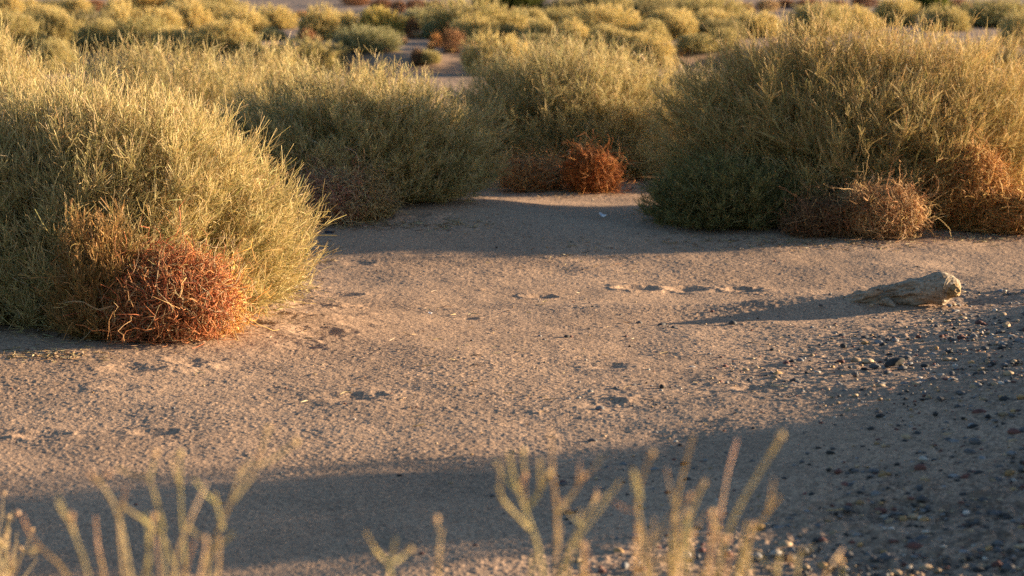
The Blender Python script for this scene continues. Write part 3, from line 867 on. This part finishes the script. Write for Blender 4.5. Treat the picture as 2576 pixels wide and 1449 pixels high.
# ------------------------------------------------------------------ driftwood
def build_log():
    spine_px = [(2072, 776, .012), (2110, 768, .022), (2150, 759, .030), (2195, 750, .038), (2232, 743, .042), (2270, 738, .043), (2310, 733, .051), (2345, 727, .061), (2368, 725, .066), (2384, 728, .062), (2393, 731, .052), (2398, 734, .036)]
    f = hit(2300, 768)
    y0 = f[1] + 0.06
    S, R = [], []
    for i, (px, py, r) in enumerate(spine_px):
        S.append(at_depth(px, py, y0 + 0.05 - 0.010 * i)); R.append(r)
    S = np.array(S); R = np.array(R)
    n = 150
    u = np.linspace(0, len(S) - 1, n); j = np.minimum(u.astype(int), len(S) - 2); w = (u - j)[:, None]
    w2 = w * w * (3 - 2 * w)
    C = S[j] * (1 - w) + S[j + 1] * w
    for _ in range(6):
        C[1:-1] = (C[:-2] + 2 * C[1:-1] + C[2:]) / 4
    rr = (R[j] * (1 - w[:, 0]) + R[j + 1] * w[:, 0])
    m = 72
    a = np.arange(m) * 2 * math.pi / m
    T = unit(np.gradient(C, axis=0)); up = np.array([0, 0, 1.0])
    B = unit(np.cross(T, up)); U = np.cross(B, T)
    s = np.linspace(0, 1, n)[:, None]
    ca, sa = np.cos(a)[None], np.sin(a)[None]
    L = s * 0.6
    lumps = fbm(L * 16 + 3, ca * 2.2 + 5, 61, 3) + fbm(L * 14 + 40, sa * 2.2 - 3, 62, 3)
    fine = fbm(L * 60, a[None] * 5, 63, 3)
    left = 1 - smooth(0.42, 0.62, s)
    rad = rr[:, None] * (1 + 0.09 * lumps + 0.62 * left * lumps + 0.025 * fine)
    # rotted hollow on the underside of the butt end
    hol = smooth(0.80, 0.93, s) * np.exp(-((a[None] + 0 - math.pi * 1.5 + 0.25) / 0.55) ** 2)
    rad = rad * (1 - 0.34 * hol)
    pit = np.exp(-(((s - 0.90) / 0.028) ** 2 + ((a[None] - math.pi * 1.83) / 0.26) ** 2))
    rad = rad * (1 - 0.20 * pit)
    tint = np.ones((n, m, 3))
    V = C[:, None] + rad[..., None] * (B[:, None] * ca[..., None] + U[:, None] * sa[..., None])
    origin = np.array([S[5][0], y0, float(macro(S[5][0], y0))])
    VV = V.reshape(-1, 3) - origin
    idx = np.arange(n * m).reshape(n, m)
    A = idx[:-1]; D = idx[1:]
    F = np.stack([A, np.roll(A, -1, 1), np.roll(D, -1, 1), D], -1).reshape(-1, 4)
    root = link('driftwood_log', None, None, origin)
    tag(root, 'pale weathered log half buried in the sand with a broken butt end', 'log')
    link('trunk', mesh_from('trunk', VV, F, tint.reshape(-1, 3), M_WOOD), root)
    # broken butt: crumbly recessed face
    rings = 14
    ring = V[-1]; c = ring.mean(0)
    P = []
    for q in range(rings):
        g = 1 - q / rings
        jag = 0.007 * fbm(ca[0] * 3 * g + 5, sa[0] * 3 * g + 2, 65, 3)
        p = c + (ring - c) * g + T[-1] * ((0.026 * (1 - g ** 2)) + jag[:, None] * 1.5 * (1 if q else 0))
        P.append(p)
    P = np.array(P); tip = P[-1].mean(0)
    Vb = np.concatenate([P.reshape(-1, 3), tip[None]]) - origin
    idx = np.arange(rings * m).reshape(rings, m)
    A = idx[:-1]; D = idx[1:]
    F1 = np.stack([A, np.roll(A, -1, 1), np.roll(D, -1, 1), D], -1).reshape(-1, 4)
    F2 = np.stack([idx[-1], np.roll(idx[-1], -1), np.full(m, rings * m)], -1)
    cb = np.ones((len(Vb), 3)) * [0.95, 0.80, 0.55]
    b = link('broken_end', mesh_from('broken_end', Vb, [F1, F2], cb, M_WOOD), root)
    b['label'] = 'crumbling ochre end grain'
    # two gnarled root stubs on the lower side of the thin end
    for (pa, pb, r0) in (((2205, 760), (2252, 772), .018), ((2170, 752), (2222, 732), .020)):
        p0 = at_depth(*pa, y0 - 0.02); p1 = at_depth(*pb, y0 - 0.06)
        k = 12
        t = np.linspace(0, 1, k)[None, :, None]
        P = p0[None, None] * (1 - t) + p1[None, None] * t + np.array([0, 0, .012]) * np.sin(t * 3.1) - origin
        rads = (r0 * np.sin(np.linspace(0.25, 2.9, k)))[None]
        v, f_, c_ = tubes(P, rads, np.ones((1, k, 3)), np.random.default_rng(int(pa[0])), 12)
        link('root_stub', mesh_from('root_stub', v, f_, c_, M_WOOD), root)


build_log()


# ------------------------------------------------------------------ stones
def ico(sub):
    import bmesh
    bm = bmesh.new()
    bmesh.ops.create_icosphere(bm, subdivisions=sub, radius=1)
    V = np.array([v.co[:] for v in bm.verts]); F = np.array([[v.index for v in f.verts] for f in bm.faces])
    bm.free()
    return V, F


ICO = {s: ico(s) for s in (1, 2, 4)}
SC = {'black': (0.032, 0.031, 0.032), 'slate': (0.090, 0.085, 0.088), 'grey': (0.17, 0.165, 0.17), 'red': (0.13, 0.055, 0.045), 'tan': (0.34, 0.24, 0.15), 'pale': (0.38, 0.34, 0.30), 'ochre': (0.33, 0.20, 0.09)}


def stone_mesh(sub, seed, scale, col):
    rng = np.random.default_rng(seed)
    V, F = ICO[sub]
    V = V.copy()
    for _ in range(7):
        d = unit(rng.normal(size=3)); h = rng.uniform(0.55, 0.9)
        q = V @ d
        V -= np.clip(q - h, 0, None)[:, None] * d * 0.85
    V *= (1 + 0.10 * fbm(V[:, 0] * 1.6 + seed, V[:, 1] * 1.6 + V[:, 2] * 1.3, seed % 97, 2))[:, None]
    V *= scale
    t = np.ones((len(V), 3)) * col
    return V, F, t


STONES = [  # px, py(base), width px, height px, colour, tilt, label
    (2252, 922, 50, 20, 'black', -.30, 'largest smooth black stone lying on the sunlit edge of the gravel bank'),
    (2202, 854, 16, 10, 'black', 0, 'small black round stone above the largest black stone'),
    (2122, 876, 16, 12, 'black', .1, 'dark stone on the sand at the tip of the log shadow'),
    (2310, 852, 14, 10, 'red', .1, 'dark red pebble between the log and the gravel bank'),
    (2152, 948, 15, 15, 'slate', .3, 'squarish slate pebble below the largest black stone'),
    (2532, 828, 22, 18, 'tan', .2, 'tan egg shaped stone half lit near the right edge'),
    (2568, 836, 26, 8, 'black', -.1, 'flat black stone at the right edge beside the tan egg stone'),
    (2420, 838, 18, 9, 'slate', .1, 'slate pebble left of the tan egg stone'),
    (2430, 850, 12, 9, 'tan', .1, 'small tan pebble under the slate pebble near the log'),
    (2395, 860, 20, 14, 'slate', .1, 'blue grey stone below the end of the log'),
    (2178, 867, 22, 9, 'ochre', .1, 'flat ochre stone with a lit edge left of the largest black stone'),
    (2192, 772, 10, 9, 'tan', .2, 'tan pebble in front of the thin end of the log'),
    (2065, 773, 12, 6, 'slate', .1, 'slate pebble touching the thin end of the log'),
    (2388, 772, 15, 9, 'grey', .1, 'grey pebble in front of the butt of the log'),
    (2515, 958, 42, 13, 'black', -.1, 'long black stone in the shade near the right edge'),
    (2432, 955, 14, 8, 'pale', .1, 'small white stone in the shade of the bank'),
    (2420, 992, 34, 10, 'pale', .15, 'pale flat stone near the middle of the gravel bank'),
    (2260, 990, 14, 10, 'black', .2, 'black pebble left of the pale flat stone'),
    (2275, 1010, 26, 10, 'slate', .1, 'flat slate stone under the black pebble pair'),
    (2385, 1118, 36, 16, 'slate', -.2, 'wide blue grey stone deep in the shaded gravel'),
    (2300, 1118, 24, 12, 'red', .1, 'reddish stone in the middle of the shaded gravel'),
    (2240, 1122, 26, 10, 'black', .1, 'flat black stone left of the reddish stone'),
    (2322, 1102, 22, 10, 'grey', .1, 'grey stone between the reddish and the wide blue grey stone'),
    (2190, 1078, 12, 9, 'black', .1, 'little black stone left of the bank slope'),
    (2140, 1092, 20, 9, 'slate', .1, 'thin slate stone at the left of the shaded gravel'),
    (2106, 1148, 18, 11, 'red', .2, 'brownish stone near the twig tips of the foreground plant'),
    (2180, 1152, 20, 8, 'slate', .1, 'slate sliver beside the brownish stone'),
    (2240, 1208, 18, 9, 'slate', .2, 'slate pebble at the centre of the shaded gravel below the flat black stone'),
    (2260, 1222, 16, 12, 'black', .2, 'pointed black stone touching the slate pebble'),
    (2232, 1246, 12, 8, 'pale', .1, 'white pebble in the lower gravel'),
    (2486, 1210, 30, 12, 'grey', .1, 'grey green flat stone near the right edge of the lower gravel'),
    (2466, 1244, 34, 9, 'black', .1, 'flat black sliver under the grey green stone'),
    (2425, 1248, 12, 9, 'tan', .1, 'tan pebble left of the flat black sliver'),
    (2300, 1276, 18, 9, 'black', .2, 'black pebble in the gravel above the sunlit strip'),
    (2372, 1300, 18, 10, 'grey', .1, 'grey pebble at the upper edge of the sunlit strip'),
    (2225, 1335, 12, 8, 'pale', .1, 'pale pebble in the sunlit strip beside the foreground plant'),
    (2330, 1345, 20, 9, 'pale', .1, 'pale flat pebble in the sunlit strip'),
    (2445, 1340, 18, 8, 'tan', .1, 'tan pebble in the sunlit strip near the right edge'),
    (2288, 1358, 20, 9, 'black', .1, 'black pebble in the sunlit strip'),
    (2375, 1382, 16, 9, 'pale', .1, 'small pale stone below the sunlit strip'),
    (2540, 1395, 18, 8, 'black', .1, 'black pebble in the bottom right corner'),
    (1938, 1021, 10, 6, 'red', .1, 'lone reddish pebble on the lit sand left of the gravel'),
    (2090, 1002, 10, 6, 'black', .1, 'lone black pebble on the lit sand just left of the gravel'),
    (2176, 982, 12, 7, 'black', .2, 'black pebble where the lit sand meets the gravel'),
    (2356, 880, 12, 9, 'ochre', .2, 'ochre pebble uphill of the largest black stone'),
    (2478, 880, 20, 9, 'slate', .1, 'slate stone on the dark slope near the right edge'),
]
for i, (px, py, w, h, col, tilt, lab) in enumerate(STONES):
    p = hit(px, py)
    sx = 0.5 * w * KPX * p[1]; sz = 0.5 * h * KPX * p[1]
    V, F, t = stone_mesh(4, 500 + i, np.array([sx, max(sx * 0.75, sz), sz * 1.05]) * 1.08, np.array(SC[col]) * FRNG.uniform(0.85, 1.2))
    o = link('stone', mesh_from('stone', V, F, t, M_STONE), None, (p[0], p[1] + sx * 0.5, p[2] + sz * 0.72))
    o.rotation_euler = (FRNG.uniform(-.15, .15), tilt, FRNG.uniform(-.35, .35))
    tag(o, lab, 'stone', 'stones on the gravel bank')


def build_gravel():
    rng = np.random.default_rng(900)
    parts = []
    cols = np.array([SC['black'], SC['slate'], SC['grey'], SC['red'], SC['tan'], SC['pale'], SC['ochre']])
    n = 0
    want = 23000
    while n < want:
        x = rng.uniform(0.1, 3.2, 4000); y = rng.uniform(4.6, 10.6, 4000)
        g = gravel_amount(x, y)
        keep = rng.random(4000) < g ** 1.75
        x, y = x[keep], y[keep]
        for a, b in zip(x, y):
            big = rng.random()
            r = 0.0022 + 0.0072 * rng.random() ** 2.2 + (0.011 * rng.random() if big > 0.80 else 0)
            V, F, t = stone_mesh(1 if r < 0.011 else 2, int(rng.integers(1, 60)), r * np.array([rng.uniform(.8, 1.4), rng.uniform(.8, 1.3), rng.uniform(.4, .8)]), cols[rng.choice(7, p=[.20, .20, .17, .12, .20, .05, .06])] * rng.uniform(.7, 1.3))
            q = rng.uniform(0, 6.28); c, s = math.cos(q), math.sin(q)
            V = np.stack([V[:, 0] * c - V[:, 1] * s, V[:, 0] * s + V[:, 1] * c, V[:, 2]], 1)
            z = float(macro(a, b)) + 0.030 * float(fbm(np.array(a * 0.9), np.array(b * 1.1), 3, 3)) + 0.006 * float(fbm(np.array(a * 4.2), np.array(b * 3.6), 5, 3))
            parts.append((V + [a, b, z + r * rng.uniform(-.15, .35)], F, t)); n += 1
            if n >= want: break
    # a thin sprinkling over the open sand
    for _ in range(260):
        b = rng.uniform(4.8, 14); a = rng.uniform(-0.24, 0.24) * b
        r = rng.uniform(0.003, 0.007)
        V, F, t = stone_mesh(1, int(rng.integers(1, 60)), r * np.array([1.2, 1, .7]), cols[rng.choice(7, p=[.17, .14, .15, .17, .27, .02, .08])])
        z = float(macro(a, b)) + 0.030 * float(fbm(np.array(a * 0.9), np.array(b * 1.1), 3, 3)) + 0.006 * float(fbm(np.array(a * 4.2), np.array(b * 3.6), 5, 3))
        parts.append((V + [a, b, z + r * 0.4], F, t))
    V, F, C = join(parts)
    o = link('gravel', mesh_from('gravel', V, F, C, M_STONE))
    tag(o, 'fine dark and pale gravel strewn over the shaded bank', 'gravel', None, 'stuff')


build_gravel()

# ------------------------------------------------------------------ litter on the sand
M_PAPER = plain_material('paper', (0.75, 0.76, 0.80), 0.7)
M_DARKL = plain_material('dark_plastic', (0.02, 0.028, 0.04), 0.25)


def scrap(label, cat, name, px, py, w, mat, seed, curl=0.4):
    p = hit(px, py); r = 0.5 * w * KPX * p[1]
    rng = np.random.default_rng(seed)
    g = 10
    u, v = np.meshgrid(np.linspace(-1, 1, g), np.linspace(-.6, .6, g))
    z = curl * r * (0.5 * u ** 2 + 0.5 * np.sin(u * 3 + v * 4) * 0.5 + 0.4 * vnoise(u * 2 + seed, v * 2, seed))
    top = np.stack([u * r * (1 + .15 * v), v * r, z], -1).reshape(-1, 3)
    bot = top - [0, 0, 0.002]
    idx = np.arange(g * g).reshape(g, g)
    q = np.stack([idx[:-1, :-1], idx[:-1, 1:], idx[1:, 1:], idx[1:, :-1]], -1).reshape(-1, 4)
    ring = np.concatenate([idx[0, :], idx[1:, -1], idx[-1, -2::-1], idx[-2:0:-1, 0]])
    side = np.stack([ring, ring + g * g, np.roll(ring, -1) + g * g, np.roll(ring, -1)], -1)
    F = np.concatenate([q, q[:, ::-1] + g * g, side])
    o = link(name, mesh_from(name, np.concatenate([top, bot]), F, None, mat), None, (p[0], p[1], p[2] + 0.012 + 0.3 * r * curl))
    o.rotation_euler = (0.45, 0.2, rng.uniform(-.5, .5))
    tag(o, label, cat)


scrap('crumpled white scrap of paper on the sand between the middle and right shrubs', 'paper scrap', 'paper_scrap', 1516, 549, 18, M_PAPER, 1, 0.7)
scrap('dark glossy shard beside the foot of the largest pale shrub', 'shard', 'plastic_shard', 828, 592, 22, M_DARKL, 2, 0.3)
scrap('tiny white scrap on the open lit sand', 'paper scrap', 'paper_scrap', 1082, 796, 9, M_PAPER, 3, 0.6)


def litter_twigs():
    spots = [(765, 1018, 22, 'straight pale straw on the sand near the left shallow pit'), (870, 1000, 34, 'bent dry twig lying across the shallow pit in the left sand'),
             (505, 945, 18, 'short white straw on the shaded sand at the left'), (920, 1040, 20, 'short pale straw on the open sand'),
             (1960, 980, 40, 'curved dry stalk on the sand at the left of the gravel'), (2100, 1292, 46, 'arched dry stalk on the gravel by the sunlit strip'),
             (700, 735, 40, 'dry twig at the sunny foot of the largest pale shrub'), (1100, 862, 22, 'thin straw in the middle of the lit sand'),
             (1190, 798, 26, 'little tan twig on the lit sand above the middle'), (1440, 625, 20, 'thin straw in the long shadow of the right shrubs'),
             (2410, 740, 34, 'thin straw behind the butt of the log')]
    for i, (px, py, L, lab) in enumerate(spots):
        rng = np.random.default_rng(700 + i)
        p = hit(px, py); l = L * KPX * p[1]
        k = 9
        t = np.linspace(-.5, .5, k)
        P = np.stack([t * l, 0.15 * l * np.sin(t * 3 + i) * 2, 0.01 + 0.16 * l * np.cos(t * 2.6) * rng.random()], 1)[None]
        C = np.ones((1, k, 3)) * [(0.5, 0.42, 0.27), (0.36, 0.27, 0.15)][i % 2]
        v, f, c = tubes(P, np.full((1, k), 0.0022), C, rng, 6)
        o = link('dry_twig', mesh_from('dry_twig', v, f, c, M_DEAD), None, p)
        o.rotation_euler = (0, 0, rng.uniform(-.4, .4))
        tag(o, lab, 'twig', 'dry twigs lying on the sand')


litter_twigs()


def plant_litter():
    rng = np.random.default_rng(77)
    P = []
    for px, py, wx, wy, n in ((300, 835, 300, 22, 420), (700, 745, 90, 30, 260), (860, 575, 140, 10, 300), (1110, 565, 110, 14, 320), (1420, 484, 150, 10, 300),
                              (1620, 465, 90, 18, 200), (2000, 612, 330, 14, 520), (2450, 592, 130, 12, 260), (120, 895, 150, 16, 260), (800, 640, 60, 40, 80), (1500, 640, 260, 50, 90), (1200, 900, 700, 150, 120)):
        for _ in range(n):
            q = hit(px + rng.normal() * wx * .55, py + rng.normal() * wy * .6)
            L = rng.uniform(0.008, 0.045); a = rng.uniform(0, 6.28)
            d = np.array([math.cos(a), math.sin(a), rng.normal() * .15]) * L / 2
            z = np.array([0, 0, 0.004 + 0.030 * float(fbm(np.array(q[0] * 0.9), np.array(q[1] * 1.1), 3, 3))])
            b = np.array([-d[1], d[0], 0]) * rng.normal() * .3
            P.append([q + z - d, q + z + b, q + z + d])
    P = np.array(P); n = len(P)
    C = np.repeat(pick([(.42, .32, .18), (.30, .20, .11), (.20, .13, .08), (.55, .45, .30)], [3, 3, 2, 1], n, rng)[:, None], 3, 1)
    v, f, c = tubes(P, np.full((n, 3), .0013) * rng.uniform(.7, 1.5, (n, 1)), C, rng)
    o = link('plant_litter', mesh_from('plant_litter', v, f, c, M_DEAD))
    tag(o, 'broken twig litter strewn on the sand at the shrub feet', 'litter', None, 'stuff')


plant_litter()

# ------------------------------------------------------------------ foreground plants (out of focus, close to the camera)
FGC = [(0.54, 0.42, 0.19), (0.47, 0.38, 0.15), (0.58, 0.40, 0.25), (0.54, 0.34, 0.18)]


def fg_plant(label, root_px, depth, stems, seed, extra, span, topr, colour=FGC, rad=1.0):
    """stems: pixel polylines read from the photograph, grown down to one rootstock; extra: further short shoots"""
    rng = np.random.default_rng(seed)
    rx = ray(root_px, H0)[0] * depth
    base = np.array([rx, depth, float(macro(rx, depth)) - 0.01])
    Ps, Rs, Cs, buds = [], [], [], []

    def add(pts, r0, r1, bud):
        pts = np.array(pts); k = 14
        u = np.linspace(0, len(pts) - 1, k); j = np.minimum(u.astype(int), len(pts) - 2); w = (u - j)[:, None]
        P = pts[j] * (1 - w) + pts[j + 1] * w
        for _ in range(2):
            P[1:-1] = (P[:-2] + 2 * P[1:-1] + P[2:]) / 4
        Ps.append(P - base); Rs.append(np.linspace(r0, r1, k) * rng.uniform(.85, 1.2))
        a = pick(colour[:2], [1, 1], 1, rng)[0]; b = pick(colour, [1] * len(colour), 1, rng)[0]
        t = np.linspace(0, 1, k)[:, None] ** 1.5
        Cs.append(a * (1 - t) + b * t)
        if bud: buds.append((P[-1] - base, b))

    for st_ in stems:
        dz = rng.uniform(-.16, .16)
        up = [at_depth(px, py, depth + dz + 0.02 * i * rng.normal()) for i, (px, py) in enumerate(st_['p'])]
        low = st_.get('root', True)
        if low:
            b = base + np.array([rng.normal() * .02, rng.normal() * .02, 0])
            q = up[0]
            up = [b, b * .45 + q * .55 + np.array([0, 0, -.03]), *up]
        add(up, 0.0024 * rad if low else 0.0017 * rad, 0.0009 * rad, st_.get('bud', False) or rng.random() < .2)
        top_ = np.array(up[1:] if not low else up[2:])
        for _ in range(rng.integers(1, 3)):
            q0 = rng.uniform(0.1, 0.85) * (len(top_) - 1); a_ = min(int(q0), max(len(top_) - 2, 0)); b_ = min(a_ + 1, len(top_) - 1)
            q = top_[a_] + (top_[b_] - top_[a_]) * (q0 - a_)
            w_ = unit(unit(top_[b_] - top_[a_] + [0, 0, .01]) + .7 * rng.normal(size=3)) * rng.uniform(.02, .055)
            add([q, q + w_ * .5, q + w_ + [0, 0, .008]], 0.0014 * rad, 0.0008 * rad, rng.random() < .3)
    for _ in range(extra):
        px = rng.uniform(*span); py = rng.uniform(topr, 1449)
        py = max(py, topr + abs(px - (span[0] + span[1]) / 2) * 0.35)
        dz = rng.uniform(-.25, .25)
        tip = at_depth(px, max(py, topr + 25), depth + dz)
        b = base + np.array([rng.normal() * .04, rng.normal() * .04, 0])
        mid = b * .4 + tip * .6 + np.array([rng.normal() * .03, rng.normal() * .03, -.02])
        add([b, mid, tip], 0.0022 * rad, 0.0011 * rad, rng.random() < .2)
        for _ in range(rng.integers(3, 7)):
            q = mid * .45 + tip * .55
            w_ = unit(unit(tip - mid) + .55 * rng.normal(size=3)) * rng.uniform(.03, .085)
            add([q, q + w_ * .5, q + w_ + [0, 0, .015]], 0.0015 * rad, 0.0009 * rad, rng.random() < .35)
    v, f, c = tubes(np.array(Ps), np.array(Rs), np.array(Cs), rng, 7)
    root = link('foreground_plant', None, None, base)
    tag(root, label, 'plant', 'blurred stalky plants close to the camera')
    link('stalks', mesh_from('stalks', v, f, c, M_TWIG), root)
    if buds:
        for p, col in buds:
            V, F = ICO[2]
            V = V * [0.0034, 0.0034, 0.0046] * rng.uniform(.8, 1.15)
            link('bud', mesh_from('bud', V, F, np.ones((len(V), 3)) * (np.array(col) * .7 + np.array([.25, .16, .10])), M_TWIG), root, p)


S = lambda *p, **k: dict(p=list(p), **k)
fg_plant('blurred yellow green plant with forked stalks at the bottom left', 420, 3.0, [
    S((470, 1449), (455, 1300), (452, 1140)), S((460, 1430), (400, 1330), (330, 1290), (305, 1268)), S((410, 1330), (385, 1230), (365, 1190), root=False),
    S((310, 1290), (250, 1215), (240, 1195)), S((500, 1440), (560, 1310), (590, 1235), (605, 1180)), S((585, 1260), (640, 1190), (652, 1145), bud=True, root=False),
    S((230, 1449), (180, 1330), (145, 1245)), S((560, 1330), (548, 1280), (540, 1240), root=False), S((200, 1449), (120, 1400), (75, 1350), (55, 1295)),
    S((375, 1449), (372, 1350), (370, 1290)), S((310, 1449), (300, 1330), (298, 1290)), S((420, 1449), (480, 1300), (520, 1215)),
    S((265, 1449), (245, 1380), (240, 1300))], 31, 9, (200, 620), 1300)
fg_plant('blurred plant with budded stalks right of the bottom centre', 1400, 3.0, [
    S((1385, 1449), (1330, 1310), (1290, 1200), (1278, 1135)), S((1395, 1449), (1405, 1290), (1385, 1180), (1388, 1075)), S((1400, 1290), (1450, 1230), (1468, 1195), bud=True, root=False),
    S((1320, 1290), (1355, 1240), (1380, 1190), root=False), S((1300, 1240), (1320, 1195), root=False, bud=True), S((1410, 1400), (1480, 1320), (1560, 1210)),
    S((1395, 1420), (1480, 1290), (1500, 1250), bud=True), S((1330, 1330), (1265, 1260), (1252, 1225), root=False)], 32, 9, (1330, 1520), 1320)
fg_plant('tall blurred plant of straight golden stalks at the bottom right of centre', 1690, 2.9, [
    S((1630, 1449), (1610, 1300), (1595, 1250), (1640, 1140), bud=True), S((1690, 1449), (1690, 1300), (1720, 1180), (1745, 1095)), S((1700, 1400), (1740, 1290), (1770, 1215), bud=True),
    S((1760, 1449), (1815, 1300), (1825, 1200), (1855, 1105)), S((1790, 1400), (1870, 1250), (1940, 1140), (1965, 1095)), S((1610, 1260), (1600, 1200), (1590, 1180), root=False),
    S((1640, 1370), (1680, 1300), (1735, 1250), root=False, bud=True), S((1860, 1400), (1900, 1330), (1960, 1250))], 33, 30, (1580, 1900), 1265)
fg_plant('few short blurred tips at the bottom edge left of centre', 1020, 3.0, [
    S((975, 1449), (985, 1400), (995, 1355)), S((1100, 1449), (1105, 1380), (1110, 1335)), S((1000, 1449), (960, 1400), (940, 1385))], 34, 0, (930, 1130), 1400)
fg_plant('short blurred stalk tips at the bottom edge towards the right', 2000, 3.0, [
    S((1950, 1449), (1960, 1410), (1962, 1385)), S((2000, 1449), (2010, 1400), (2018, 1375)), S((2060, 1449), (2100, 1410), (2120, 1380))], 35, 1, (1940, 2200), 1400)
fg_plant('dry grey straw plant cut by the left edge at the bottom', -40, 4.3, [
    S((-10, 1449), (5, 1350), (35, 1285)), S((0, 1449), (20, 1380), (22, 1300)), S((-20, 1449), (0, 1330), (10, 1240)), S((0, 1440), (40, 1400), (80, 1385)), S((-10, 1449), (15, 1400), (25, 1330))],
         36, 6, (-40, 40), 1300, [(0.48, 0.38, 0.22), (0.42, 0.33, 0.18)], 0.75)

# ------------------------------------------------------------------ light, sky, camera
world = bpy.data.worlds.new('World'); scene.world = world
world.use_nodes = True
nt = world.node_tree; nt.nodes.clear()
sky = nt.nodes.new('ShaderNodeTexSky'); sky.sky_type = 'NISHITA'; sky.sun_disc = False
sky.sun_elevation = SUN_EL; sky.sun_rotation = math.pi / 2 - SUN_AZ
sky.air_density = 1.0; sky.dust_density = 1.0; sky.ozone_density = 2.3
bg = nt.nodes.new('ShaderNodeBackground'); bg.inputs['Strength'].default_value = 0.062
wo = nt.nodes.new('ShaderNodeOutputWorld')
nt.links.new(sky.outputs[0], bg.inputs[0]); nt.links.new(bg.outputs[0], wo.inputs[0])

sd = bpy.data.lights.new('sun', 'SUN'); sd.energy = 5.0; sd.angle = math.radians(0.5); sd.color = (1.0, 0.76, 0.48)
so = bpy.data.objects.new('sun', sd); COL.objects.link(so)
from mathutils import Vector
sv = Vector((math.cos(SUN_EL) * math.cos(SUN_AZ), math.cos(SUN_EL) * math.sin(SUN_AZ), math.sin(SUN_EL)))
so.rotation_euler = sv.to_track_quat('Z', 'Y').to_euler()
so.location = (20, 10, 10)

cd = bpy.data.cameras.new('camera'); cam = bpy.data.objects.new('camera', cd); COL.objects.link(cam)
cam.location = (0, 0, CAM_H); cam.rotation_euler = (math.pi / 2 - PITCH, 0, 0)
cd.sensor_width = 36; cd.lens = 18 / 0.2126
cd.clip_start = 0.1; cd.clip_end = 6000
cd.dof.use_dof = True; cd.dof.focus_distance = 9.1; cd.dof.aperture_fstop = 4.2
scene.camera = cam
scene.render.resolution_x = 1024; scene.render.resolution_y = 576
scene.view_settings.view_transform = 'Standard'; scene.view_settings.look = 'None'
scene.view_settings.exposure = 2.0; scene.view_settings.gamma = 1.0
scene.view_settings.use_curve_mapping = False
scene.cycles.max_bounces = 7; scene.cycles.diffuse_bounces = 5; scene.cycles.transmission_bounces = 3; scene.cycles.glossy_bounces = 2
scene.cycles.use_adaptive_sampling = True
scene.cycles.use_denoising = False
scene.cycles.denoiser = 'OPENIMAGEDENOISE'
scene.cycles.denoising_prefilter = 'ACCURATE'
scene.cycles.denoising_input_passes = 'RGB_ALBEDO_NORMAL'
